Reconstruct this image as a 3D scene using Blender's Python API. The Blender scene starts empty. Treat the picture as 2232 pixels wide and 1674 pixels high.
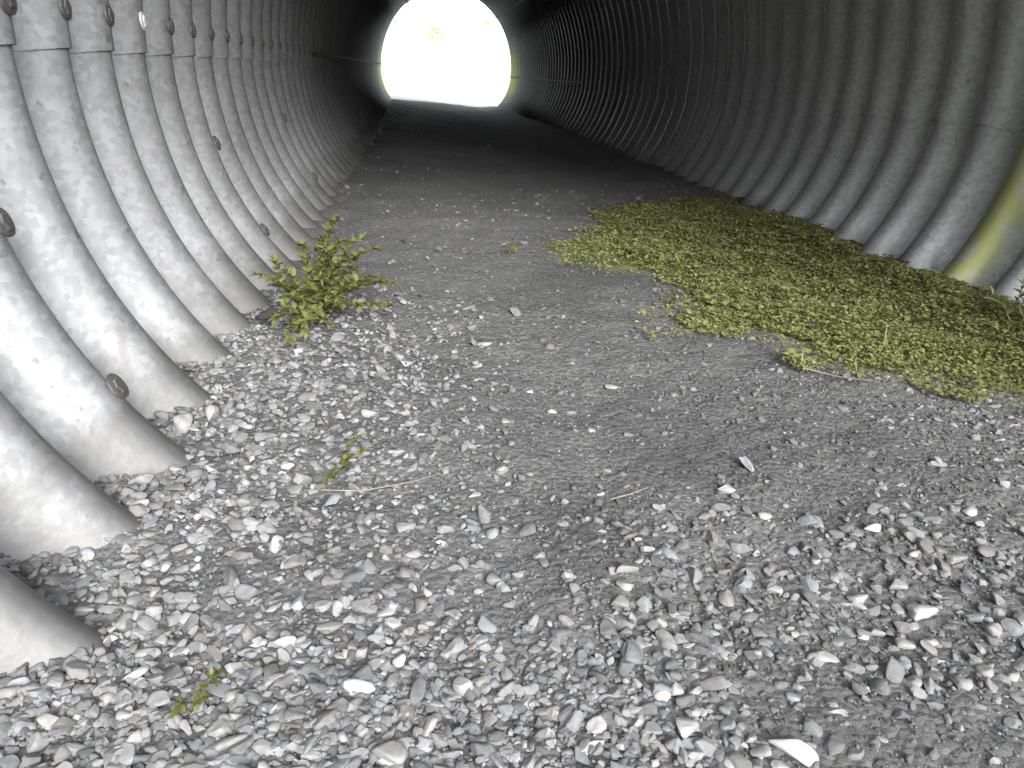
import bpy, bmesh, math, random
import numpy as np
from mathutils import Matrix, Vector

random.seed(7)
rng = np.random.default_rng(7)
scene = bpy.context.scene
COL = scene.collection

# ------------------------------------------------------------------ camera, sky, sun, exposure
CAM_H = 0.40
cam_d = bpy.data.cameras.new("camera")
cam_d.sensor_width = 36.0
cam_d.lens = 28.30
cam_d.clip_start = 0.02
cam_d.clip_end = 2000.0
cam = bpy.data.objects.new("camera", cam_d)
COL.objects.link(cam)
cam.matrix_world = Matrix(((0.99246, -0.01016, -0.12211, 0.0),
                           (-0.11017, 0.36219, -0.92557, 0.0),
                           (0.05363, 0.93205, 0.35835, CAM_H),
                           (0, 0, 0, 1)))
scene.camera = cam

SUN_EL, SUN_AZ = math.radians(28), math.radians(171)     # azimuth measured clockwise from +Y (down the pipe): behind and right
world = bpy.data.worlds.new("World")
scene.world = world
world.use_nodes = True
wn = world.node_tree
bg = wn.nodes["Background"]
sky = wn.nodes.new("ShaderNodeTexSky")
sky.sky_type = 'NISHITA'
sky.sun_disc = False
sky.sun_elevation = SUN_EL
sky.sun_rotation = SUN_AZ
sky.air_density = 1.0
sky.dust_density = 1.5
hs = wn.nodes.new("ShaderNodeHueSaturation")              # overcast: the blue is mostly gone
hs.inputs["Saturation"].default_value = 0.25
wn.links.new(sky.outputs[0], hs.inputs["Color"])
cl = wn.nodes.new("ShaderNodeMix"); cl.data_type = 'RGBA'     # an even white cloud layer over it
cl.inputs[0].default_value = 0.6
cl.inputs[7].default_value = (2.9, 2.95, 3.05, 1)
wn.links.new(hs.outputs[0], cl.inputs[6])
wn.links.new(cl.outputs[2], bg.inputs[0])
bg.inputs[1].default_value = 0.13

sun_d = bpy.data.lights.new("sun", 'SUN')
sun_d.energy = 1.5
sun_d.angle = math.radians(28)
sun_d.color = (1.0, 0.99, 0.98)
sun = bpy.data.objects.new("sun", sun_d)
COL.objects.link(sun)
sdir = Vector((math.sin(SUN_AZ) * math.cos(SUN_EL), math.cos(SUN_AZ) * math.cos(SUN_EL), math.sin(SUN_EL)))
sun.rotation_euler = sdir.to_track_quat('Z', 'Y').to_euler()
sun.location = sdir * 30

scene.view_settings.view_transform = 'Standard'
scene.view_settings.look = 'None'
scene.view_settings.gamma = 1.0
scene.view_settings.exposure = 2.35
scene.cycles.max_bounces = 10
scene.cycles.diffuse_bounces = 6

# ------------------------------------------------------------------ helpers
def link(o, parent=None):
    COL.objects.link(o)
    if parent is not None:
        o.parent = parent
    return o

def np_mesh(name, verts, faces_flat, counts, mat, parent=None, smooth=True, tint=None, moss=None):
    """one mesh object from numpy arrays"""
    me = bpy.data.meshes.new(name)
    verts = np.asarray(verts, dtype=np.float32)
    faces_flat = np.asarray(faces_flat, dtype=np.int32)
    counts = np.asarray(counts, dtype=np.int32)
    me.vertices.add(len(verts))
    me.vertices.foreach_set("co", verts.ravel())
    me.loops.add(len(faces_flat))
    me.loops.foreach_set("vertex_index", faces_flat)
    me.polygons.add(len(counts))
    starts = np.zeros(len(counts), dtype=np.int32)
    starts[1:] = np.cumsum(counts)[:-1]
    me.polygons.foreach_set("loop_start", starts)
    me.polygons.foreach_set("loop_total", counts)
    me.polygons.foreach_set("use_smooth", np.full(len(counts), smooth))
    if tint is not None:
        at = me.color_attributes.new("tint", 'FLOAT_COLOR', 'POINT')
        c = np.ones((len(verts), 4), dtype=np.float32)
        t = np.asarray(tint, dtype=np.float32)
        c[:, :3] = t if t.ndim == 2 else t[:, None]
        at.data.foreach_set("color", c.ravel())
    if moss is not None:
        at = me.attributes.new("moss", 'FLOAT', 'POINT')
        at.data.foreach_set("value", np.asarray(moss, dtype=np.float32))
    me.update(calc_edges=True)
    me.validate()
    o = bpy.data.objects.new(name, me)
    if mat:
        me.materials.append(mat)
    return link(o, parent)

def tag(o, label=None, cat=None, group=None, kind=None):
    if label: o["label"] = label
    if cat: o["category"] = cat
    if group: o["group"] = group
    if kind: o["kind"] = kind
    return o

def empty(name, loc=(0, 0, 0)):
    o = bpy.data.objects.new(name, None)
    o.empty_display_size = 0.05
    o.location = loc
    return link(o)

class NT:
    def __init__(self, name):
        self.m = bpy.data.materials.new(name)
        self.m.use_nodes = True
        self.t = self.m.node_tree
        self.b = self.t.nodes["Principled BSDF"]
    def n(self, kind, **kw):
        x = self.t.nodes.new(kind)
        for k, v in kw.items():
            if k in x.inputs: x.inputs[k].default_value = v
            else: setattr(x, k, v)
        return x
    def l(self, a, b): self.t.links.new(a, b)
    def noise(self, vec, scale, detail=4, rough=0.55):
        x = self.n("ShaderNodeTexNoise"); x.inputs["Scale"].default_value = scale
        x.inputs["Detail"].default_value = detail; x.inputs["Roughness"].default_value = rough
        self.l(vec, x.inputs["Vector"]); return x.outputs[0]
    def ramp(self, fac, stops):
        r = self.n("ShaderNodeValToRGB"); e = r.color_ramp.elements
        while len(e) < len(stops): e.new(0.5)
        for q, (p, c) in zip(e, stops):
            q.position = p; q.color = (c, c, c, 1) if not isinstance(c, tuple) else (*c, 1)
        self.l(fac, r.inputs[0]); return r.outputs[0]
    def mix(self, fac, a, b, mode='MIX'):
        x = self.n("ShaderNodeMix", data_type='RGBA', blend_type=mode)
        for s, v in ((0, fac), (6, a), (7, b)):
            if hasattr(v, "is_linked"): self.l(v, x.inputs[s])
            elif s == 0: x.inputs[0].default_value = v
            else: x.inputs[s].default_value = (*v, 1) if isinstance(v, tuple) else (v, v, v, 1)
        return x.outputs[2]
    def math(self, op, a, b=0.0, clamp=False):
        x = self.n("ShaderNodeMath", operation=op, use_clamp=clamp)
        for i, v in enumerate((a, b)):
            if hasattr(v, "is_linked"): self.l(v, x.inputs[i])
            else: x.inputs[i].default_value = v
        return x.outputs[0]
    def bump(self, h, strength, dist):
        x = self.n("ShaderNodeBump"); x.inputs["Strength"].default_value = strength
        x.inputs["Distance"].default_value = dist
        self.l(h, x.inputs["Height"]); self.l(x.outputs[0], self.b.inputs["Normal"])
    def obj(self): return self.n("ShaderNodeTexCoord").outputs["Object"]
    def pos(self): return self.n("ShaderNodeNewGeometry").outputs["Position"]

# ------------------------------------------------------------------ materials
def mat_steel():
    k = NT("galvanised_steel")
    v = k.pos()
    sep = k.n("ShaderNodeSeparateXYZ"); k.l(v, sep.inputs[0])
    big = k.noise(v, 2.2, 5, 0.6)
    sp = k.n("ShaderNodeTexVoronoi"); sp.inputs["Scale"].default_value = 120; k.l(v, sp.inputs["Vector"])
    mp = k.n("ShaderNodeMapping"); mp.inputs["Scale"].default_value = (14, 14, 2.2); k.l(v, mp.inputs[0])
    streak = k.noise(mp.outputs[0], 1.0, 5, 0.65)
    c = k.ramp(big, [(0.3, 0.25), (0.7, 0.32)])
    c = k.mix(0.35, c, k.ramp(streak, [(0.35, 0.16), (0.65, 0.32)]))
    spc = k.n("ShaderNodeSeparateColor"); k.l(sp.outputs["Color"], spc.inputs[0])
    c = k.mix(0.08, c, spc.outputs[0])
    # rusty / muddy freckles
    f = k.noise(v, 55, 3, 0.6)
    c = k.mix(k.ramp(f, [(0.66, 0.0), (0.72, 0.7)]), c, (0.16, 0.14, 0.12))
    # white lime bloom low down
    w = k.noise(v, 7, 4, 0.55)
    c = k.mix(k.ramp(w, [(0.52, 0.0), (0.74, 0.16)]), c, (0.46, 0.46, 0.455))
    # silt tide line and splashes above the floor, with ragged top
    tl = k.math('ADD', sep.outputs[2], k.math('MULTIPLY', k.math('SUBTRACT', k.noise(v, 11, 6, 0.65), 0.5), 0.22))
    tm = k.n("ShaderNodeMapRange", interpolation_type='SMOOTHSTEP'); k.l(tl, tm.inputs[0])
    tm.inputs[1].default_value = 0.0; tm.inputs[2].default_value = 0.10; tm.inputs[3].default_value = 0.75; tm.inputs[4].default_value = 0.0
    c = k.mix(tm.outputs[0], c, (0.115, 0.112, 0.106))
    # faint drips of rust and old water marks
    mp2 = k.n("ShaderNodeMapping"); mp2.inputs["Scale"].default_value = (30, 30, 1.6); k.l(v, mp2.inputs[0])
    dr = k.math('MULTIPLY', k.ramp(k.noise(mp2.outputs[0], 1.0, 3, 0.5), [(0.60, 0.0), (0.72, 0.45)]), k.ramp(k.noise(v, 3.1, 2), [(0.5, 0.0), (0.62, 1.0)]))
    c = k.mix(dr, c, (0.15, 0.135, 0.12))
    # green tint: a broad band on one rib of the right wall and at the far mouth
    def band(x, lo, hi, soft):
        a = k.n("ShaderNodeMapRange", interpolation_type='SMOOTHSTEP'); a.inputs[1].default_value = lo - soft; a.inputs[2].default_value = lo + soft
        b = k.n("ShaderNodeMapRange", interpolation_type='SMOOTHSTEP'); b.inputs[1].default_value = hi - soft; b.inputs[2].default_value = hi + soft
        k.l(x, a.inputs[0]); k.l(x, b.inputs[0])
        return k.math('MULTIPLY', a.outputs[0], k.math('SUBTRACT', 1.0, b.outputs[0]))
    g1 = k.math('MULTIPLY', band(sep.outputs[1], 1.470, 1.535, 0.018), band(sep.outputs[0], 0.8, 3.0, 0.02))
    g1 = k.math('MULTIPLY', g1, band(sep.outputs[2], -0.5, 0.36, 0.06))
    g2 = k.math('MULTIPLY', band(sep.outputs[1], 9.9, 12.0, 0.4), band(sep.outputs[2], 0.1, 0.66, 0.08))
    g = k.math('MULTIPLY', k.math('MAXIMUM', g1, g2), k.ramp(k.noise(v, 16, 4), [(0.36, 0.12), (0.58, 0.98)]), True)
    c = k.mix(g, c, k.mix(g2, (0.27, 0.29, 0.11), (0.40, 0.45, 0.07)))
    c = k.mix(1.0, c, (0.99, 1.0, 1.02), 'MULTIPLY')       # zinc is faintly blue
    k.l(c, k.b.inputs["Base Color"])
    k.b.inputs["Metallic"].default_value = 0.6
    k.l(k.math('ADD', k.math('MULTIPLY', big, 0.3), 0.34), k.b.inputs["Roughness"])
    k.bump(k.math('ADD', k.math('MULTIPLY', f, 0.5), k.noise(v, 9, 3)), 0.12, 0.006)
    return k.m

def mat_plain(name, col, rough=0.6, metal=0.0, var=0.25, scale=60, bump=0.3, bdist=0.002):
    k = NT(name); v = k.obj()
    n = k.noise(v, scale, 5, 0.6)
    lo = tuple(x * (1 - var) for x in col); hi = tuple(min(1, x * (1 + var)) for x in col)
    k.l(k.ramp(n, [(0.3, lo), (0.7, hi)]), k.b.inputs["Base Color"])
    k.b.inputs["Roughness"].default_value = rough
    k.b.inputs["Metallic"].default_value = metal
    k.bump(n, bump, bdist)
    return k.m

def mat_ground():
    k = NT("dirt_and_grit"); v = k.pos()
    sep = k.n("ShaderNodeSeparateXYZ"); k.l(v, sep.inputs[0])
    a = k.noise(v, 5, 6, 0.6); b = k.noise(v, 60, 6, 0.7); c3 = k.noise(v, 400, 3, 0.7)
    vo = k.n("ShaderNodeTexVoronoi"); vo.inputs["Scale"].default_value = 130; k.l(v, vo.inputs["Vector"])
    grit = k.n("ShaderNodeSeparateColor"); k.l(vo.outputs["Color"], grit.inputs[0])
    c = k.ramp(a, [(0.35, (0.080, 0.080, 0.079)), (0.65, (0.132, 0.1315, 0.130))])
    c = k.mix(0.5, c, k.ramp(b, [(0.3, 0.075), (0.75, 0.19)]))
    c = k.mix(k.ramp(grit.outputs[0], [(0.8, 0.0), (0.95, 0.7)]), c, (0.18, 0.178, 0.17))
    # outside the far mouth: pale dry gravel, then grass
    far = k.n("ShaderNodeMapRange"); far.inputs[1].default_value = 11.0; far.inputs[2].default_value = 11.6; k.l(sep.outputs[1], far.inputs[0])
    c = k.mix(far.outputs[0], c, k.ramp(a, [(0.3, 0.55), (0.7, 0.65)]))
    at = k.n("ShaderNodeAttribute", attribute_name="tint")
    c = k.mix(1.0, c, at.outputs[0], 'MULTIPLY')
    ms = k.n("ShaderNodeAttribute", attribute_name="moss")
    mf = k.math('MULTIPLY', ms.outputs["Fac"], k.ramp(b, [(0.3, 0.5), (0.55, 1.0)]), True)
    c = k.mix(mf, c, k.ramp(c3, [(0.3, (0.10, 0.115, 0.028)), (0.7, (0.22, 0.24, 0.075))]))
    k.l(c, k.b.inputs["Base Color"])
    k.b.inputs["Roughness"].default_value = 0.95
    h = k.math('ADD', k.math('MULTIPLY', vo.outputs["Distance"], -1.0), k.math('ADD', b, k.math('MULTIPLY', c3, 0.4)))
    k.bump(h, 0.8, 0.004)
    return k.m

def mat_stone(name="pebble_stone"):
    k = NT(name); v = k.obj()
    at = k.n("ShaderNodeAttribute", attribute_name="tint")
    n = k.noise(v, 140, 6, 0.65); n2 = k.noise(v, 35, 3, 0.5)
    c = k.mix(1.0, at.outputs[0], k.ramp(n, [(0.25, 0.72), (0.75, 1.18)]), 'MULTIPLY')
    c = k.mix(1.0, c, k.ramp(n2, [(0.3, 0.82), (0.7, 1.12)]), 'MULTIPLY')
    k.l(c, k.b.inputs["Base Color"])
    k.b.inputs["Roughness"].default_value = 0.85
    k.bump(n, 0.35, 0.0015)
    return k.m

def mat_leaf(name, lo, hi, trans=0.25):
    k = NT(name)
    at = k.n("ShaderNodeAttribute", attribute_name="tint")
    s = k.n("ShaderNodeSeparateColor"); k.l(at.outputs[0], s.inputs[0])
    c = k.ramp(s.outputs[0], [(0.0, lo), (1.0, hi)])
    k.l(c, k.b.inputs["Base Color"])
    k.b.inputs["Roughness"].default_value = 0.55
    tr = k.n("ShaderNodeBsdfTranslucent"); k.l(c, tr.inputs[0])
    mx = k.n("ShaderNodeMixShader"); mx.inputs[0].default_value = trans
    k.l(k.b.outputs[0], mx.inputs[1]); k.l(tr.outputs[0], mx.inputs[2])
    k.l(mx.outputs[0], k.t.nodes["Material Output"].inputs[0])
    return k.m

M_STEEL = mat_steel()
M_BOLT = mat_plain("dark_bolt_steel", (0.15, 0.147, 0.143), 0.55, 0.6, 0.3, 120)
M_BOLT_PALE = mat_plain("pale_zinc_bolt", (0.75, 0.75, 0.74), 0.4, 0.4, 0.1, 120)
M_GROUND = mat_ground()
M_STONE = mat_stone()
M_LEAF = mat_leaf("weed_leaf", (0.20, 0.215, 0.075), (0.36, 0.38, 0.165), 0.40)
M_LEAF_HERB = mat_leaf("herb_leaf", (0.12, 0.132, 0.038), (0.28, 0.297, 0.11), 0.40)
M_STEM = mat_plain("green_stem", (0.12, 0.13, 0.04), 0.6)
M_STRAW = mat_plain("dry_straw", (0.26, 0.245, 0.21), 0.7)
M_GRASS = mat_leaf("bank_grass", (0.05, 0.07, 0.015), (0.13, 0.15, 0.04))
M_BARK = mat_plain("bark", (0.10, 0.085, 0.07), 0.9)

# ------------------------------------------------------------------ the corrugated pipe
PP = 0.1524                                   # corrugation pitch
AX, AZ = 2.4801 * PP, 0.8568 * PP + CAM_H      # pipe axis
RC = [5.1933, 0.0, -0.1496, 0.1903, -0.0740]
AMP = 0.24 * PP
D0, D1 = -6.0, 71.27                          # ends, in pitches from the camera
def radius(a):
    return PP * (RC[0] + sum(RC[i] * np.cos(i * a) for i in (2, 3, 4)))
def crest(x):                                 # where along the axis the crests lie (the sheet is very slightly skewed)
    return 0.49 + (x / PP + 2.8) * 0.0459
def wall_r(a, d):
    x = AX + radius(a) * np.sin(a)
    return radius(a) + AMP * (1 - np.cos(2 * np.pi * (d - crest(x))))

culvert = empty("corrugated_culvert", (AX, D0 * PP, 0))
tag(culvert, "large corrugated galvanised steel culvert pipe seen from inside, running back to a bright opening", "culvert")
CUT_Y, CUT_S = 0.90, 0.80
SEAMS = [-180, -97.3, -38.5, 48.5, 100.5, 180]
STEP = 0.0042
def make_plate(a0, a1, s0, s1):   # s0, s1: 1 where that edge laps over its neighbour on the inside
    lap = 1.8
    b0, b1 = a0 - lap * s0, a1 + lap * s1
    aa = np.radians(np.linspace(b0, b1, int((b1 - b0) / 1.6) + 2))
    t = (np.degrees(aa) - a0) / (a1 - a0)
    dd = np.concatenate([np.arange(D0, 24, 1 / 18), np.arange(24, D1 + 1e-6, 1 / 12)])
    A, D = np.meshgrid(aa, dd, indexing='ij')
    T = np.repeat(t[:, None], len(dd), 1)
    R = wall_r(A, D) - STEP * (s0 * np.clip(1 - T, 0, 1.1) + s1 * np.clip(T, 0, 1.1)) + STEP * 0.5 - 0.0008 * (s0 + s1)
    V = np.stack([AX + R * np.sin(A), D * PP, AZ + R * np.cos(A)], -1).reshape(-1, 3)
    V -= np.array([AX, D0 * PP, 0])
    n, m = A.shape
    i, j = np.meshgrid(np.arange(n - 1), np.arange(m - 1), indexing='ij')
    q = np.stack([i * m + j, (i + 1) * m + j, (i + 1) * m + j + 1, i * m + j + 1], -1).reshape(-1, 4)[:, ::-1]
    keep = (V[:, 2] < ((V[:, 1] + D0 * PP) + CUT_Y) * CUT_S)      # the near end is cut off along the slope of the bank
    q = q[keep[q].all(1)]
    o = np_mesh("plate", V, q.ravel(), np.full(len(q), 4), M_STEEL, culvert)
    s = o.modifiers.new("thickness", 'SOLIDIFY'); s.thickness = 0.004; s.offset = -1
    e = o.modifiers.new("crisp_rim", 'EDGE_SPLIT'); e.split_angle = math.radians(50)
    return o
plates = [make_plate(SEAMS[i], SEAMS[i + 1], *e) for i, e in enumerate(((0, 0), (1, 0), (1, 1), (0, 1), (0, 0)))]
def plate_of(deg):
    for i in range(5):
        if SEAMS[i] <= deg < SEAMS[i + 1]: return plates[i]
    return plates[-1]

def bolt_mesh(name, mat):
    bm = bmesh.new()
    prof = [(0.0185, 0.0), (0.0185, 0.003), (0.0135, 0.0045)]
    rings = []
    for r, z in prof:
        rings.append([bm.verts.new((r * math.cos(2 * math.pi * s / 24), r * math.sin(2 * math.pi * s / 24), z)) for s in range(24)])
    for r, z in ((0.0120, 0.0046), (0.0116, 0.0065), (0.0095, 0.0075)):
        ring = []
        for s in range(24):
            a = 2 * math.pi * s / 24
            hexr = r * math.cos(math.pi / 6) / math.cos((a % (math.pi / 3)) - math.pi / 6)
            ring.append(bm.verts.new((hexr * math.cos(a), hexr * math.sin(a), z)))
        rings.append(ring)
    for r0, r1 in zip(rings, rings[1:]):
        for s in range(24):
            bm.faces.new((r0[s], r0[(s + 1) % 24], r1[(s + 1) % 24], r1[s]))
    bm.faces.new(rings[-1])
    me = bpy.data.meshes.new(name); bm.to_mesh(me); bm.free()
    me.materials.append(mat)
    return me
BOLT, BOLT_PALE = bolt_mesh("bolt", M_BOLT), bolt_mesh("bolt", M_BOLT_PALE)
def add_bolt(deg, d, pale=False, scale=1.0):
    a = math.radians(deg)
    r = float(wall_r(a, d)) - 0.001
    o = bpy.data.objects.new("bolt", BOLT_PALE if pale else BOLT)
    p = plate_of(deg)
    link(o, p)
    inward = Vector((-math.sin(a), 0, -math.cos(a)))
    q = inward.to_track_quat('Z', 'Y').to_matrix().to_4x4()
    o.matrix_local = Matrix.Translation((r * math.sin(a), (d - D0) * PP, AZ + r * math.cos(a))) @ q @ Matrix.Scale(scale, 4)
    if pale: o["label"] = "bright zinc bolt head, the only pale one of its row"
    return o
for k in range(22):
    xl = AX + float(radius(math.radians(-96.5))) * math.sin(math.radians(-96.5))
    add_bolt(-95.9, float(crest(xl)) + 6 + k, pale=(k == 3), scale=0.95 if k == 0 else 0.8)
for base in (5, 11, 17):
    for j in (1, 2):
        deg = -97.3 - 13.3 * j
        a = math.radians(deg); x = AX + float(radius(a)) * math.sin(a)
        add_bolt(deg, float(crest(x)) + base + 0.05, scale=0.82)

def seam_strip(deg, d0, d1, plate):
    """dark strip over the crests along a lap joint, drawing the seam line"""
    dd = np.arange(d0, d1, 0.5); V = []
    for da, dr in ((-.4, -.001), (.4, -.001), (.4, -.005), (-.4, -.005)):
        a = math.radians(deg + da); r = radius(a) + dr - 0.002
        V.append(np.stack([np.full(len(dd), r * math.sin(a)), (dd - D0) * PP, np.full(len(dd), AZ + r * math.cos(a))], -1))
    n = len(dd); V = np.concatenate(V); q = []
    for s in range(4):
        t = (s + 1) % 4
        for i in range(n - 1): q.append([s * n + i, t * n + i, t * n + i + 1, s * n + i + 1])
    np_mesh("seam_strip", V, np.array(q).ravel(), np.full(len(q), 4), M_SEAM, plate, smooth=False)
M_SEAM = mat_plain("black_seam_strip", (0.02, 0.02, 0.02), 0.8)
seam_strip(-96.6, 24, D1, plates[0]); seam_strip(101.2, 40, D1, plates[4])
seam_strip(-39.0, 40, D1, plates[1]); seam_strip(49.0, 40, D1, plates[3])

# ------------------------------------------------------------------ the ground: one sheet
_lat = rng.normal(0, 1, (256, 256))
def vnoise(x, y, f, o=0):
    """smooth lattice noise, about -1..1"""
    u = x * f + 37.3 * o + 100; v = y * f + 17.9 * o + 100
    i = np.floor(u).astype(int); j = np.floor(v).astype(int); a = u - i; b = v - j
    a = a * a * (3 - 2 * a); b = b * b * (3 - 2 * b)
    g = lambda p, q: _lat[p % 256, q % 256]
    return ((g(i, j) * (1 - a) + g(i + 1, j) * a) * (1 - b) + (g(i, j + 1) * (1 - a) + g(i + 1, j + 1) * a) * b) * 0.6
def ground_z(x, y):
    x = np.asarray(x, float); y = np.asarray(y, float)
    z = 0.011 * vnoise(x, y, 2.3, 1) + 0.006 * vnoise(x, y, 6, 2) + 0.0035 * vnoise(x, y, 15, 3) + 0.0015 * vnoise(x, y, 40, 4)
    near = 1 / (1 + np.exp((np.abs(y - 5) - 7.0) * 2))
    z = z * (0.35 + 0.65 * near)
    z = z + (-0.006 + 0.012 * vnoise(x, y, 9, 5)) * np.exp(-((x + 0.30) / 0.13) ** 2) * near          # gravel banked against the left wall
    z = z + 0.05 * np.exp(-((x - 1.08) / 0.16) ** 2) * near           # soil under the weeds
    z = z - 0.055 * (x - 0.4) * np.clip((y - 6) / 4, 0, 1) * np.clip((16 - y) / 4, 0, 1) * (np.abs(x - 0.4) < 2)
    return z - 0.006
def damp(x, y):
    """1 dry .. 0.5 damp dark soil, patches with soft ragged edges"""
    w = 0.5 + 0.5 * np.tanh(2.2 * vnoise(x, y, 7, 6))
    g = lambda cx, cy, rx, ry: np.exp(-(((x - cx) / rx) ** 2 + ((y - cy) / ry) ** 2))
    m = 0.6 * g(.20, .72, .24, .11) + 0.7 * g(.38, 1.72, .16, .16) + 1.0 * g(.178, .388, .022, .016) + .7 * g(.25, .47, .035, .10) + .5 * g(.34, .39, .12, .035) + .6 * g(.42, .86, .2, .12) + .5 * g(.3, .4, .05, .04)
    return 1 - 0.5 * np.clip(m * (0.35 + 0.9 * w), 0, 1) - 0.10 * w
WEED_EDGE = [(0.72, 2.80), (1.02, 2.70), (1.12, 2.06), (1.13, 1.70), (1.14, 1.50), (1.13, 1.20), (1.10, 1.0), (0.90, 0.93), (0.80, 1.0), (0.70, 1.03), (0.64, 1.11),
             (0.60, 1.30), (0.44, 1.30), (0.46, 1.38), (0.53, 1.45), (0.56, 1.60), (0.55, 1.74), (0.41, 1.76), (0.32, 1.86), (0.32, 2.04), (0.47, 2.19), (0.55, 2.42), (0.66, 2.72)]
def in_poly(x, y, poly):
    c = np.zeros(len(x), bool); j = len(poly) - 1
    for i in range(len(poly)):
        xi, yi = poly[i]; xj, yj = poly[j]
        hit = ((yi > y) != (yj > y)) & (x < (xj - xi) * (y - yi) / (yj - yi + 1e-12) + xi)
        c ^= hit; j = i
    return c
def edge_dist(x, y, poly):
    d = np.full(len(x), 9.0)
    for i in range(len(poly)):
        a = np.array(poly[i - 1]); b = np.array(poly[i]); ab = b - a
        t = np.clip(((x - a[0]) * ab[0] + (y - a[1]) * ab[1]) / (ab @ ab), 0, 1)
        d = np.minimum(d, np.hypot(x - a[0] - t * ab[0], y - a[1] - t * ab[1]))
    return d
def build_ground():
    def axis(segs): return np.unique(np.round(np.concatenate([np.arange(a, b, s) for a, b, s in segs]), 5))
    xs = axis([(-300, -20, 40), (-20, -2, 2), (-2, -0.5, 0.1), (-0.5, 1.3, 0.011), (1.3, 3, 0.1), (3, 20, 2), (20, 301, 40)])
    ys = axis([(-300, -20, 40), (-20, -1, 1), (-1, 0.3, 0.05), (0.3, 1.5, 0.010), (1.5, 3, 0.02), (3, 12, 0.06), (12, 40, 1), (40, 400, 40)])
    X, Y = np.meshgrid(xs, ys, indexing='ij')
    Z = ground_z(X, Y)
    inside = (np.abs(X - 0.4) < 1.0) & (Y > 0.2) & (Y < 3)
    Z = Z + inside * rng.normal(0, 0.0013, X.shape)
    V = np.stack([X, Y, Z], -1).reshape(-1, 3)
    n, m = X.shape
    i, j = np.meshgrid(np.arange(n - 1), np.arange(m - 1), indexing='ij')
    q = np.stack([i * m + j, (i + 1) * m + j, (i + 1) * m + j + 1, i * m + j + 1], -1).reshape(-1, 4)
    o = np_mesh("ground", V, q.ravel(), np.full(len(q), 4), M_GROUND, tint=damp(V[:, 0], V[:, 1]),
                moss=np.where(in_poly(V[:, 0], V[:, 1], WEED_EDGE), np.clip(edge_dist(V[:, 0], V[:, 1], WEED_EDGE) / 0.05, 0, 1), 0))
    tag(o, kind="structure")
build_ground()

# ------------------------------------------------------------------ embankment over the pipe
def build_embankment():
    xs = np.arange(-16, 16.8, 0.2); ys = np.concatenate([np.arange(-1.6, 11.6, 0.2)])
    X, Y = np.meshgrid(xs, ys, indexing='ij')
    Z = np.minimum(np.minimum((Y + 1.05) * 0.76, (11.3 - Y) * 0.9), 2.6) - 0.05
    Z = Z + 0.05 * np.sin(X * 3.1 + Y * 2) * np.sin(Y * 3.7 - X)
    n, m = X.shape
    i, j = np.meshgrid(np.arange(n - 1), np.arange(m - 1), indexing='ij')
    q = np.stack([i * m + j, (i + 1) * m + j, (i + 1) * m + j + 1, i * m + j + 1], -1).reshape(-1, 4)
    V = np.stack([X, Y, Z], -1).reshape(-1, 3)
    inside = np.hypot(V[:, 0] - AX, V[:, 2] - AZ) < 0.90
    q = q[~inside[q].any(1)]
    tint = np.clip(rng.normal(0.5, 0.2, len(V)), 0, 1)
    o = np_mesh("embankment", V, q.ravel(), np.full(len(q), 4), M_GRASS, tint=tint)
    tag(o, kind="structure")
build_embankment()

def build_shade_slope():
    """unseen slope added left of the near mouth to darken the right wall"""
    xs = np.arange(-40, -0.9, 0.3); ys = np.concatenate([np.arange(-30, -1.3, 0.4)])
    X, Y = np.meshgrid(xs, ys, indexing='ij')
    d = np.clip(-X - 1.2, 0, None)
    Z = np.minimum(d * 1.15, 9.0) - 0.08 + 0.12 * vnoise(X, Y, 1.1, 8) * np.clip(d, 0, 1) + 0.4 * vnoise(X, Y, .3, 9) * np.clip(d * .3, 0, 1)
    n, m = X.shape
    i, j = np.meshgrid(np.arange(n - 1), np.arange(m - 1), indexing='ij')
    q = np.stack([i * m + j, (i + 1) * m + j, (i + 1) * m + j + 1, i * m + j + 1], -1).reshape(-1, 4)
    V = np.stack([X, Y, Z], -1).reshape(-1, 3)
    o = np_mesh("added_shade_slope", V, q.ravel(), np.full(len(q), 4), M_GRASS, tint=np.clip(rng.normal(0.3, 0.2, len(V)), 0, 1))
    tag(o, kind="structure")
build_shade_slope()

# ------------------------------------------------------------------ pebbles
def ico(sub):
    bm = bmesh.new(); bmesh.ops.create_icosphere(bm, subdivisions=sub, radius=1.0)
    v = np.array([x.co[:] for x in bm.verts]); f = np.array([[q.index for q in p.verts] for p in bm.faces]); bm.free()
    return v, f
def pebble_shapes(sub, n, rough):
    v, f = ico(sub); out = []
    for _ in range(n):
        w = v.copy()
        for _ in range(14):                                 # flat broken facets
            d = rng.normal(0, 1, 3); d /= np.linalg.norm(d); c = rng.uniform(0.32, 0.74)
            s = w @ d; w = w - np.clip(s - c, 0, None)[:, None] * d * rng.uniform(0.6, 0.95)
        for _ in range(5):
            d = rng.normal(0, 1.6, 3); w = w * (1 + rough * np.sin(v @ d + rng.uniform(0, 6)))[:, None]
        out.append(w / np.abs(w).max(0))
    return out, f
SH_BIG, F_BIG = pebble_shapes(3, 14, 0.05)
SH_MID, F_MID = pebble_shapes(2, 12, 0.05)
SH_SML, F_SML = pebble_shapes(1, 10, 0.06)

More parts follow.
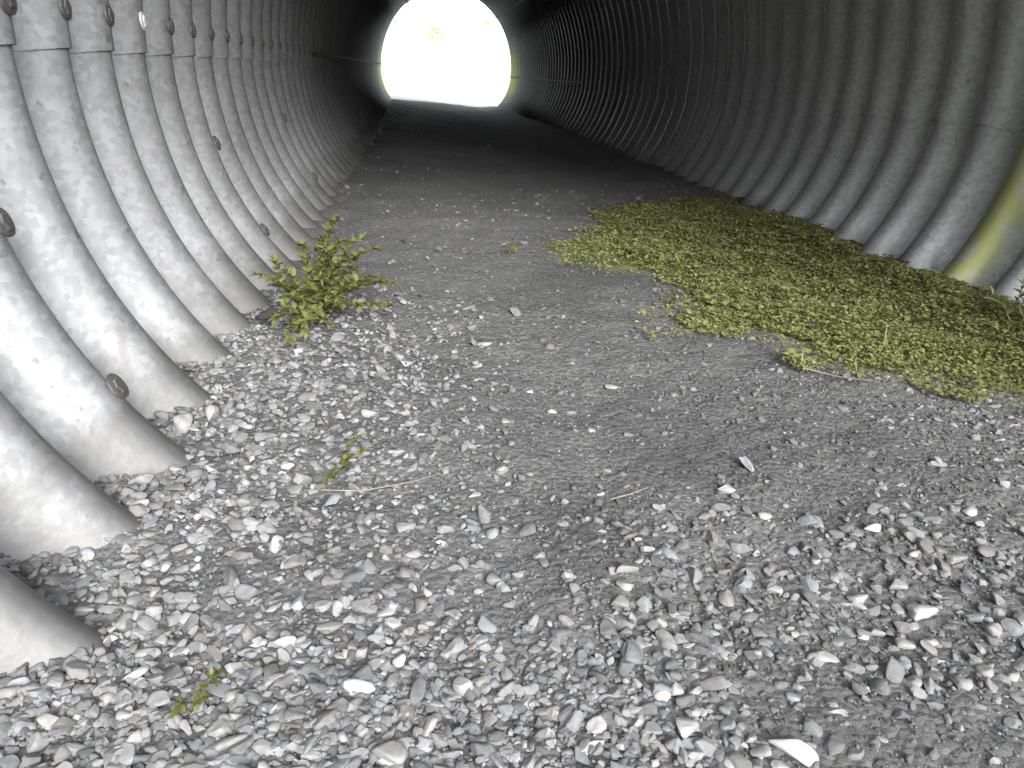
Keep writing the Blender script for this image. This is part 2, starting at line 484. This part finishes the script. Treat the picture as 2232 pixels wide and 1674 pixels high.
def rot_mats(yaw, tx, ty):
    cy, sy, cx, sx, cz, sz = np.cos(ty), np.sin(ty), np.cos(tx), np.sin(tx), np.cos(yaw), np.sin(yaw)
    o, l = np.zeros_like(yaw), np.ones_like(yaw)
    Rz = np.stack([np.stack([cz, -sz, o], -1), np.stack([sz, cz, o], -1), np.stack([o, o, l], -1)], 1)
    Rx = np.stack([np.stack([l, o, o], -1), np.stack([o, cx, -sx], -1), np.stack([o, sx, cx], -1)], 1)
    Ry = np.stack([np.stack([cy, o, sy], -1), np.stack([o, l, o], -1), np.stack([-sy, o, cy], -1)], 1)
    return Rz @ Rx @ Ry

def pebble_cloud(name, x, y, size, mat, lift, tone):
    n = len(x); Vs, Fs, Ts = [], [], []; off = 0
    cls = np.where(size > 0.011, 2, np.where(size > 0.0042, 1, 0))
    zg = ground_z(x, y)
    for c, (shapes, F) in enumerate(((SH_SML, F_SML), (SH_MID, F_MID), (SH_BIG, F_BIG))):
        pick = rng.integers(0, len(shapes), n)
        for s in range(len(shapes)):
            idx = np.where((cls == c) & (pick == s))[0]
            if len(idx) == 0: continue
            m = len(idx); a = size[idx] * 0.5
            dims = np.stack([a * rng.uniform(0.9, 1.35, m), a * rng.uniform(0.65, 1.0, m), a * rng.uniform(0.35, 0.72, m)], -1)
            R = rot_mats(rng.uniform(0, 6.283, m), rng.normal(0, 0.28, m), rng.normal(0, 0.28, m))
            P = np.einsum('nij,nvj->nvi', R, shapes[s][None] * dims[:, None, :])
            P += np.stack([x[idx], y[idx], zg[idx] + dims[:, 2] * rng.uniform(-0.25, 0.6, m) + lift[idx]], -1)[:, None, :]
            Vs.append(P.reshape(-1, 3)); nv = shapes[s].shape[0]
            Fs.append((F[None] + (off + np.arange(m) * nv)[:, None, None]).reshape(-1, 3)); off += m * nv
            Ts.append(np.repeat(tone[idx], nv, axis=0))
    V = np.concatenate(Vs); F = np.concatenate(Fs); T = np.concatenate(Ts)
    return np_mesh(name, V, F.ravel(), np.full(len(F), 3), mat, smooth=False, tint=T)

def blob(x, y, cx, cy, rx, ry):
    return np.exp(-(((x - cx) / rx) ** 2 + ((y - cy) / ry) ** 2))
def tones(n, base=0.22, spread=0.35):
    g = 0.70 * base * np.exp(rng.normal(0, spread, n))
    g = np.clip(g, 0.06, 0.62)
    warm = rng.normal(0, 0.022, n)
    return np.stack([g * (1 + warm), g, g * (1 - warm * 1.2)], -1)

def wall_x(y, side):                       # where the floor meets the pipe
    return np.where(side < 0, -0.30, 1.10)

def scatter_gravel():
    X, Y, S, L, T = [], [], [], [], []
    def put(n, x0, x1, y0, y1, dens, s_med, s_sig, s_lo, s_hi, base, spread=0.35, lift=0.0):
        x = rng.uniform(x0, x1, n); y = y0 + (y1 - y0) * rng.uniform(0, 1, n)
        keep = rng.uniform(0, 1, n) < dens(x, y)
        x, y = x[keep], y[keep]; m = len(x)
        s = np.clip(s_med * np.exp(rng.normal(0, s_sig, m)), s_lo, s_hi)
        X.append(x); Y.append(y); S.append(s); L.append(rng.uniform(0, 1, m) * lift); T.append(tones(m, base, spread))
    cl = rng.uniform(-1, 1, (60, 2))
    def clump(x, y):
        return 0.55 + 0.45 * np.sin(x * 17 + 3 * np.sin(y * 9)) * np.sin(y * 15 + 2 * np.sin(x * 11))
    left = lambda x, y: np.clip(1.15 - (x + 0.33) / 0.42, 0, 1) * np.clip((1.6 - y) / 0.5, 0.05, 1)
    front = lambda x, y: np.clip((0.56 - y) / 0.12, 0, 1) * np.clip((0.25 - x) / 0.10, 0.04, 1)
    cob = lambda x, y: np.clip(blob(x, y, 0.44, 0.55, 0.17, 0.11) * 1.3 + blob(x, y, 0.25, 0.56, 0.06, 0.13) + 0.35 * blob(x, y, 0.44, 0.45, 0.10, 0.03), 0, 1) * np.clip((y - .40) / .06, 0.1, 1)
    mid = lambda x, y: (0.25 + 0.5 * clump(x, y) + 0.9 * blob(x, y, 0.08, 0.60, 0.18, 0.13)) * np.clip(1.6 - y, 0.12, 1)
    # pebbles along the left wall and across the foreground
    put(14500, -0.42, 0.20, 0.34, 1.6, left, 0.0075, 0.48, 0.003, 0.022, 0.275, 0.26, 0.003)
    put(11000, -0.38, 0.45, 0.33, 0.58, front, 0.0062, 0.50, 0.0025, 0.018, 0.245, 0.28, 0.002)
    put(650, 0.15, 0.65, 0.38, 0.72, cob, 0.0120, 0.35, 0.005, 0.022, 0.25, 0.25, 0.002)
    put(3200, 0.10, 0.95, 0.34, 0.80, lambda x, y: 0.15 + 0.85 * cob(x, y), 0.0052, 0.45, 0.002, 0.012, 0.21, 0.28, 0.001)
    # the trodden middle: grit, few pebbles
    put(8500, -0.25, 1.05, 0.4, 1.5, mid, 0.0055, 0.42, 0.002, 0.014, 0.19, 0.32)
    put(600, -0.25, 1.0, 0.7, 3.2, lambda x, y: 0.3 + 0.4 * clump(x, y), 0.009, 0.4, 0.004, 0.024, 0.24, 0.32)
    put(900, -0.3, 1.05, 1.2, 9.0, lambda x, y: np.clip(1.6 / y, 0, 1), 0.013, 0.45, 0.006, 0.040, 0.19, 0.28)
    put(900, 0.5, 1.0, 0.55, 1.1, lambda x, y: np.clip((x - 0.45) / 0.3, 0, 1), 0.008, 0.4, 0.004, 0.016, 0.25, 0.28)
    # fine grit everywhere near
    put(52000, -0.42, 1.05, 0.33, 1.1, lambda x, y: 0.55 + 0.45 * clump(x, y), 0.0026, 0.35, 0.0012, 0.0045, 0.175, 0.34)
    put(14000, -0.35, 1.05, 1.0, 3.0, lambda x, y: np.clip(1.5 / y, 0, 1) * (0.4 + 0.6 * clump(x, y)), 0.0038, 0.35, 0.002, 0.007, 0.17, 0.34)
    x, y, s, l, t = (np.concatenate(q) for q in (X, Y, S, L, T))
    t = t * np.where(s < 0.006, damp(x, y), 0.6 + 0.4 * damp(x, y))[:, None]
    o = pebble_cloud("gravel", x, y, s, M_STONE, l, t)
    tag(o, "grey pebbles and grit covering the floor of the pipe", None, None, "stuff")
scatter_gravel()

# ------------------------------------------------------------------ stones one can point to
def stone(x, y, w, l, h, yaw, tone, label, group=None, sharp=False):
    sh = SH_BIG[rng.integers(0, len(SH_BIG))].copy()
    if sharp:
        for _ in range(5):
            d = rng.normal(0, 1, 3); d /= np.linalg.norm(d)
            sd = sh @ d; sh = sh - np.clip(sd - 0.55, 0, None)[:, None] * d
    V = sh * np.array([w, l, h]) * 0.5
    R = rot_mats(np.array([yaw]), np.array([rng.normal(0, 0.12)]), np.array([rng.normal(0, 0.12)]))[0]
    V = V @ R.T
    t = np.full((len(V), 3), tone * 0.64) * np.array([1.01, 1.0, 0.97])
    o = np_mesh("stone", V, F_BIG.ravel(), np.full(len(F_BIG), 3), M_STONE, tint=t)
    o.location = (x, y, float(ground_z(x, y)) + h * 0.30)
    tag(o, label, "stone", group)
    return o
r_ = math.radians
STONES = [
    # x, y, width, length, height, yaw, tone, label
    (0.251, 0.386, .036, .017, .011, r_(-28), .62, "long white flat stone tilted in dark dirt at the bottom edge beside a white pebble", False),
    (0.237, 0.371, .012, .012, .009, 0, .60, "small round white pebble at the bottom edge, next to the long white stone", False),
    (-0.014, 0.399, .026, .019, .013, r_(-8), .34, "large grey cobble with a pale rim, near the bottom edge left of the middle", False),
    (0.462, 0.656, .027, .017, .008, r_(2), .50, "pale saucer-like flat stone lying alone on dark dirt above the cobble patch", False),
    (0.320, 0.480, .029, .013, .009, r_(-14), .38, "long narrow light grey stone lying alone on dark dirt", False),
    (0.317, 0.507, .023, .014, .009, r_(14), .22, "dull grey wedge stone on dark dirt just behind the long narrow stone", True),
    (0.340, 0.740, .026, .022, .012, r_(-40), .42, "pale angular chunk of crumbling stone alone in the trodden dirt", True),
    (0.008, 0.562, .017, .026, .012, r_(6), .24, "grey pear-shaped stone standing out in the middle gravel", True),
    (-0.103, 0.623, .026, .010, .009, r_(32), .42, "slim pale sliver of stone pointing up to the right in the left gravel", True),
    (-0.062, 0.529, .024, .010, .008, r_(24), .36, "slim light grey stone with a deep shadow behind it, left of the middle", False),
    (-0.115, 0.417, .024, .016, .011, r_(20), .34, "smooth oval light grey stone near the bottom edge, left part", False),
    (-0.176, 0.556, .021, .016, .011, r_(-4), .38, "squarish pale stone with one white corner in the left gravel", True),
    (-0.228, 0.562, .014, .024, .011, r_(-12), .40, "upright pale grey stone near the foot of the left pipe wall", True),
    (-0.262, 0.482, .020, .017, .013, 0, .36, "round pale stone at the left edge where the pipe wall meets gravel", False),
    (-0.277, 0.481, .015, .017, .012, 0, .33, "light grey stone cut by the left edge, touching a round pale stone", False),
    (-0.271, 0.920, .027, .030, .024, 0, .40, "largest pale boulder-like stone leaning on the left pipe wall below a rib", False),
    (-0.246, 0.945, .012, .022, .020, 0, .44, "small pale stone standing beside the largest stone at the left pipe wall", False),
    (-0.164, 0.729, .022, .024, .014, r_(40), .37, "broad light grey stone by itself in fine left gravel", True),
    (0.114, 1.221, .030, .016, .008, r_(3), .40, "flat pale stone farther back in the middle of the dirt floor", False),
    (0.285, 1.054, .024, .022, .010, r_(-8), .38, "flat pale stone with a bright lower edge in the middle of the floor", True),
    (0.216, 0.646, .016, .009, .006, r_(-3), .50, "small flat white chip right of the middle", True),
    (0.370, 0.507, .011, .011, .009, 0, .56, "small round white pebble at the left end of the cobble patch", False),
    (0.438, 0.533, .025, .021, .014, r_(-10), .50, "biggest pale stone in the middle of the right cobble patch", False),
    (0.190, 0.444, .013, .013, .010, 0, .52, "brighter of two touching whitish pebbles low right of the middle", False),
    (0.179, 0.440, .013, .012, .009, 0, .46, "duller of two touching whitish pebbles low right of the middle", False),
    (0.412, 0.440, .022, .020, .013, r_(20), .34, "broad grey stone beside a dark hollow, lower right", True),
    (0.270, 0.556, .017, .026, .011, r_(-6), .30, "tall light grey stone at the left side of the right cobble patch", False),
    (0.116, 0.402, .008, .024, .008, r_(-35), .44, "thin pale stone splinter pointing away from the viewer, bottom edge", True),
]
for a in STONES:
    stone(*a[:8], None, a[8])
COBBLES = [(0.581, .680, 18, 14), (0.510, .598, 20, 15), (0.478, .612, 22, 11), (0.436, .570, 19, 15), (0.392, .556, 22, 17), (0.421, .540, 11, 16),
           (0.384, .512, 17, 13), (0.400, .495, 16, 15), (0.421, .496, 15, 12), (0.482, .502, 18, 17), (0.504, .506, 13, 12), (0.244, .481, 15, 13),
           (0.376, .447, 13, 14), (0.444, .455, 18, 16), (0.461, .450, 13, 12), (0.412, .474, 20, 8)]
for x, y, w, l in COBBLES:
    stone(x, y, w / 1000, l / 1000, min(w, l) * .00062, rng.uniform(-.6, .6), rng.uniform(.30, .44),
          "light grey cobble about thumb size in the loose cobble patch on the lower right", "cobbles of the right-hand patch")
LEFTIES = [(-.266, .585, 17, 13), (-.246, .537, 18, 13), (-.191, .532, 11, 11), (-.195, .516, 19, 13), (-.161, .505, 10, 7), (-.127, .572, 9, 9),
           (-.144, .510, 8, 18), (-.190, .452, 12, 12), (-.182, .413, 16, 16), (-.089, .426, 11, 9), (-.234, .400, 18, 11), (-.210, .472, 13, 14),
           (-.123, .465, 12, 16), (-.072, .412, 9, 10)]
for x, y, w, l in LEFTIES:
    stone(x, y, w / 1000, l / 1000, min(w, l) * .00068, rng.uniform(-.6, .6), rng.uniform(.30, .42),
          "rounded light grey pebble among the larger gravel at the foot of the left pipe wall", "larger pebbles at the left pipe wall")
MIDDLES = [(.074, .594, 15, 15), (.119, .630, 15, 12), (.184, .570, 16, 17), (.172, .545, 17, 15), (.192, .516, 12, 15), (.178, .496, 10, 18), (-.019, .478, 8, 7),
           (.021, .521, 7, 8), (.112, .420, 7, 8), (.080, .395, 15, 15), (.054, .387, 13, 8), (.043, .388, 10, 9), (-.030, .429, 10, 10), (-.043, .445, 12, 9),
           (.093, .439, 12, 9), (.149, .410, 11, 7), (.176, .412, 11, 8), (.229, .384, 15, 14), (.205, .442, 14, 11), (.195, .421, 12, 11), (.198, .393, 12, 13)]
for x, y, w, l in MIDDLES:
    stone(x, y, w / 1000, l / 1000, min(w, l) * .00065, rng.uniform(-.6, .6), rng.uniform(.27, .42),
          "plain grey pebble larger than the gravel round it, in the middle foreground", "larger pebbles of the middle foreground")
SCATTER = [(.318, .566, 15, 11), (.380, .612, 10, 9), (.361, .689, 16, 12), (.115, .916, 14, 11), (.222, .901, 13, 12), (.162, 1.034, 14, 8), (.182, .966, 15, 10),
           (.010, .883, 13, 9), (.200, .742, 10, 8), (.064, .737, 16, 8)]
for x, y, w, l in SCATTER:
    stone(x, y, w / 1000, l / 1000, min(w, l) * .0006, rng.uniform(-.6, .6), rng.uniform(.38, .55),
          "single pale pebble lying scattered on the trodden dark dirt", "pale pebbles scattered on the dirt")
# the dark thing at the foot of the left wall
dark_stone = stone(-0.238, 1.285, .050, .03, .024, r_(5), .035, "blackish flat stone wedged against the left pipe wall beside the leafy weed", None, True)

dark_stone.location.z += 0.014

# ------------------------------------------------------------------ green things
def leaf_cloud(name, items, mat, parent=None, fold=0.25):
    """items: list of (base, direction, up, length, width, tone); each leaf a small folded, pointed blade"""
    n = len(items)
    B = np.array([i[0] for i in items]); D = np.array([i[1] for i in items], float); U = np.array([i[2] for i in items], float)
    L = np.array([i[3] for i in items])[:, None]; Wd = np.array([i[4] for i in items])[:, None]; T = np.array([i[5] for i in items])
    D /= np.linalg.norm(D, axis=1, keepdims=True)
    S = np.cross(D, U); S /= np.linalg.norm(S, axis=1, keepdims=True) + 1e-9
    N = np.cross(S, D)
    st = [(0.0, 0.06, 0), (0.22, 0.42, 0.02), (0.5, 0.5, 0.0), (0.78, 0.3, -0.06), (1.0, 0.02, -0.16)]
    rows = []
    for t, w, z in st:
        c = B + D * L * t + N * L * z
        e = N * Wd * w * fold
        rows += [c - S * Wd * w + e, c, c + S * Wd * w + e]
    V = np.stack(rows, 1).reshape(-1, 3)
    f = []
    for r in range(4):
        a = r * 3
        f += [[a, a + 1, a + 4, a + 3], [a + 1, a + 2, a + 5, a + 4]]
    F = (np.array(f)[None] + (np.arange(n) * 15)[:, None, None]).reshape(-1, 4)
    return np_mesh(name, V, F.ravel(), np.full(len(F), 4), mat, parent, tint=np.repeat(T, 15))

def tube(name, paths, mat, parent=None, sides=6):
    """paths: list of (points, r0, r1) joined in one mesh"""
    V, F, C, off = [], [], [], 0
    for pts, r0, r1 in paths:
        P = np.array(pts, float); n = len(P)
        Tn = np.gradient(P, axis=0); Tn /= np.linalg.norm(Tn, axis=1, keepdims=True) + 1e-9
        ref = np.array([0.31, 0.2, 0.93]) if abs(Tn[0] @ np.array([0.31, 0.2, 0.93])) < 0.9 else np.array([1.0, 0, 0])
        A = np.cross(Tn, ref); A /= np.linalg.norm(A, axis=1, keepdims=True); Bn = np.cross(Tn, A)
        r = np.linspace(r0, r1, n)[:, None]
        for s in range(sides):
            a = 2 * math.pi * s / sides
            V.append(P + (A * math.cos(a) + Bn * math.sin(a)) * r)
        for s in range(sides):
            for i in range(n - 1):
                q = [off + s * n + i, off + ((s + 1) % sides) * n + i, off + ((s + 1) % sides) * n + i + 1, off + s * n + i + 1]
                F += q; C.append(4)
        off += sides * n
    return np_mesh(name, np.concatenate(V), F, C, mat, parent)

def weeds():
    n = 230000
    x = rng.uniform(0.28, 1.15, n); y = rng.uniform(0.9, 2.85, n)
    wob = 0.03 * np.sin(x * 40 + y * 9) + 0.03 * np.sin(y * 31 - x * 13)
    ins = in_poly(x + wob, y + wob, WEED_EDGE)
    d = edge_dist(x, y, WEED_EDGE)
    clump = 0.5 + 0.5 * np.sin(x * 23 + 2 * np.sin(y * 17)) * np.sin(y * 19 + 2 * np.sin(x * 21))
    keep = ins & (rng.uniform(0, 1, n) < np.clip(0.25 + d / 0.10, 0, 1) * (0.6 + 0.4 * clump))
    keep |= (~ins) & (d < 0.06) & (rng.uniform(0, 1, n) < 0.05)
    keep &= ~((x < 0.52) & (y > 1.6) & (rng.uniform(0, 1, n) > 0.3))
    x, y, d, clump = x[keep], y[keep], d[keep], clump[keep]
    h = np.clip(0.006 + 0.2 * d, 0, 0.032) * (0.5 + 0.6 * clump)
    z = ground_z(x, y) + rng.uniform(0.1, 1, len(x)) * h + 0.003
    items = []
    for i in range(len(x)):
        yaw = rng.uniform(0, 6.283); el = rng.normal(0.12, 0.26)
        D = (math.cos(yaw) * math.cos(el), math.sin(yaw) * math.cos(el), math.sin(el))
        L = max(0.0035, rng.normal(0.0058, 0.0016)) * (0.8 + 0.25 * y[i])
        items.append(((x[i], y[i], z[i]), D, (rng.normal(0, .3), rng.normal(0, .3), 1), L, L * rng.uniform(0.5, 0.8), np.clip(rng.normal(0.5, 0.26) + 0.3 * (clump[i] - .5), 0, 1)))
    pick = rng.choice(len(x), 900, replace=False)
    for i in pick[:160]:                                   # grass blades
        yaw = rng.uniform(0, 6.283); L = rng.uniform(0.014, 0.030)
        items.append(((x[i], y[i], z[i]), (math.cos(yaw) * .6, math.sin(yaw) * .6, 1), (math.cos(yaw), math.sin(yaw), .2), L, L * 0.06, float(rng.uniform(.2, 1))))
    for i in pick[420:]:                                   # broader leaves of other weeds
        for q in range(4):
            yaw = rng.uniform(0, 6.283); L = rng.uniform(0.010, 0.019)
            items.append(((x[i], y[i], z[i] + .006), (math.cos(yaw), math.sin(yaw), rng.uniform(.1, .7)), (0, 0, 1), L, L * rng.uniform(.4, .6), float(rng.uniform(.1, .8))))
    o = leaf_cloud("ground_cover", items, M_LEAF)
    tag(o, "low small-leaved green weeds carpeting the floor along the right pipe wall", None, None, "stuff")
weeds()

def herb(name, base, tips, leaf_len, label, group=None, per=12, stem_r=0.0014, seed=1, cat="weed", tone=0.5):
    rs = np.random.default_rng(seed)
    root = empty(name, base); tag(root, label, cat, group)
    paths, leaves = [], []
    for tip in tips:
        t = np.linspace(0, 1, 9)[:, None]
        tip = np.array(tip); bow = np.array([tip[0] * -0.15, tip[1] * -0.1, abs(tip[2]) * 0.3 + 0.2 * np.hypot(tip[0], tip[1])])
        P = tip * t + bow * (t * (1 - t)) * 1.6 + np.concatenate([[[0, 0, 0]], rs.normal(0, 0.0022, (8, 3))])
        paths.append((P, stem_r, stem_r * 0.4))
        ln = np.linalg.norm(tip)
        m = max(4, int(per * ln / 0.12))
        for k in range(m):
            u = 0.15 + 0.85 * (k + rs.uniform(0, .6)) / m
            i = min(7, int(u * 8)); q = P[i] + (P[i + 1] - P[i]) * (u * 8 - i)
            ax = P[i + 1] - P[i]; ax = ax / np.linalg.norm(ax)
            yaw = k * 2.4 + rs.uniform(-.5, .5)
            out = np.array([math.cos(yaw), math.sin(yaw), rs.uniform(-0.2, 0.5)])
            D = out + ax * 0.7
            L = leaf_len * rs.uniform(0.55, 1.15) * (1.1 - 0.35 * u)
            leaves.append((q, D, (rs.normal(0, .25), rs.normal(0, .25), 1), L, L * rs.uniform(0.42, 0.62), float(np.clip(rs.normal(tone, .2), 0, 1))))
        D = P[-1] - P[-2]
        for _ in range(3):
            leaves.append((P[-1], D / np.linalg.norm(D) + rs.normal(0, .5, 3), (0, 0, 1), leaf_len * .7, leaf_len * .35, float(np.clip(rs.normal(tone + .15, .2), 0, 1))))
    tube("stem", paths, M_STEM, root)
    leaf_cloud("foliage", leaves, M_LEAF_HERB, root)
    return root
bz = lambda x, y: (x, y, float(ground_z(x, y)) + 0.001)
herb("leafy_weed", bz(-0.165, 1.33),
     [(0.035, 0.02, 0.165), (0.015, 0.03, 0.13), (0.100, 0.03, 0.115), (0.075, 0.02, 0.13), (0.11, -0.01, 0.075), (0.12, -0.02, 0.03), (-0.06, -0.02, 0.095), (-0.08, -0.03, 0.075),
      (-0.02, 0.02, 0.12), (-0.02, -0.10, 0.015), (-0.02, -0.15, 0.015), (0.0, -0.125, 0.02), (0.05, -0.05, 0.04), (0.06, 0.02, 0.10), (0.02, -0.04, 0.08), (-0.04, -0.05, 0.05),
      (0.09, 0.03, 0.06), (-0.045, -0.01, 0.06), (-0.07, 0.02, 0.05), (0.03, -0.10, 0.02), (-0.045, -0.10, 0.03), (0.13, 0.02, 0.06), (0.06, 0.10, 0.06), (0.045, 0.03, 0.125), (0.02, 0.0, 0.105)],
     0.021, "tallest bushy green weed growing at the foot of the left pipe wall", per=50, seed=3, tone=.36)
herb("leafy_weed", bz(1.0, 1.19), [(0.05, -0.02, 0.05), (0.07, -0.08, 0.05), (0.03, 0.05, 0.075), (-0.04, 0.03, 0.06), (0.06, 0.04, 0.065), (0.0, -0.06, 0.03), (0.09, 0.0, 0.03), (0.02, 0.0, 0.085)],
     0.024, "larger-leaved green weed above the weed carpet at the right edge", per=13, seed=8)
herb("seedling", bz(-0.075, 0.795), [(0.012, 0.01, 0.034), (0.02, 0.0, 0.018), (-0.01, -0.02, 0.006), (-0.018, -0.04, 0.004), (0.004, -0.01, 0.02)], 0.013,
     "small green seedling alone in the gravel between the tall weed and the viewer", per=12, stem_r=.0007, seed=5, cat="seedling", tone=.3)
herb("seedling", bz(-0.148, 0.452), [(0.012, 0.02, 0.012), (-0.006, -0.003, 0.006), (0.008, 0.004, 0.008), (0.014, 0.034, 0.012)], 0.010,
     "tiny dark green seedling among pebbles in the lower left", per=14, stem_r=.0006, seed=6, cat="seedling", tone=.15)
herb("seedling", bz(0.021, 0.372), [(0.006, 0.0, 0.008), (-0.006, 0.0, 0.006)], 0.009,
     "tiny green seedling cut off by the bottom edge of the picture", per=14, stem_r=.0006, seed=7, cat="seedling", tone=.3)
herb("seedling", bz(0.227, 1.90), [(0.004, 0.0, 0.03), (-0.01, 0.0, 0.02), (0.01, 0.02, 0.018)], 0.016,
     "small upright green tuft on bare dirt left of the weed carpet", per=14, stem_r=.0008, seed=9, cat="seedling", tone=.4)

# dry stalks lying on the floor
def stalk(pts, r, label):
    P = np.array([(x, y, float(ground_z(x, y)) + z) for x, y, z in pts])
    t = np.linspace(0, len(P) - 1, 14); i = np.clip(t.astype(int), 0, len(P) - 2); f = (t - i)[:, None]
    P = P[i] * (1 - f) + P[i + 1] * f
    c = P[0].copy()
    o = tube("dry_stalk", [(P - c, r, r * .5)], M_STRAW); o.location = c
    tag(o, label, "stalk")
stalk([(-0.092, .745, .008), (-0.05, .742, .007), (0.0, .757, .009), (0.03, .775, .008)], .0006, "long thin pale grass stalk lying on gravel beside the lone seedling")
stalk([(0.205, .718, .008), (0.225, .725, .009), (0.25, .738, .009)], .0007, "short pale straw lying on dark dirt right of the middle")
stalk([(0.585, 1.085, .010), (0.62, 1.055, .008), (0.665, 1.01, .007)], .0009, "pale dry stalk lying along the near edge of the weed carpet")

# ------------------------------------------------------------------ outside the far mouth
def tree(x, y, h, reach, seed, label):
    """trunk outside the view, one long limb reaching to each point of reach"""
    rs = np.random.default_rng(seed)
    root = empty("tree", (x, y, 0)); tag(root, label, "tree", "trees beyond the far mouth")
    paths = [([(0, 0, -.2), (0.05, 0, h * .3), (0, 0.05, h * .55), (0.1, 0, h * .95)], h * .025, h * .006)]
    cl = []
    for p in reach:
        e = np.array(p) - np.array([x, y, 0]); s0 = np.array([0.05, 0, h * .8])
        paths.append(([tuple(s0), (e[0] * .6, e[1], h * .92), (e[0] * .95, e[1], h * .8), tuple(e)], .03, .002)); cl += [(e, .16)] * 2
    for k in range(14):
        u = rs.uniform(.4, .9); a = rs.uniform(0, 6.28); l = h * rs.uniform(.12, .28)
        e = np.array([math.cos(a) * l, math.sin(a) * l, h * u + l * rs.uniform(.1, .5)])
        paths.append(([(0, 0, h * u), tuple(e * [.5, .5, 1] + [0, 0, -.05 * h]), tuple(e)], h * .008, h * .002)); cl.append((e, h * .075))
    tube("trunk", paths, M_BARK, root)
    lv = []
    for e, sd in cl:
        for _ in range(220 if sd > .2 else 34):
            q = e + rs.normal(0, sd, 3)
            lv.append((q, rs.normal(0, 1, 3), rs.normal(0, 1, 3), .09, .05, float(np.clip(rs.normal(.7, .25), 0, 1))))
    leaf_cloud("crown", lv, M_LEAF_TREE, root)
M_LEAF_TREE = mat_leaf("pale_tree_leaf", (0.20, 0.24, 0.05), (0.40, 0.44, 0.12), 0.5)
tree(7.5, 27.0, 5.5, [(0.38, 27.0, 1.47), (0.66, 27.2, 1.43), (2.13, 27.0, 1.81)], 21, "slender tree just past the far mouth with a leafy limb reaching across the bright opening")
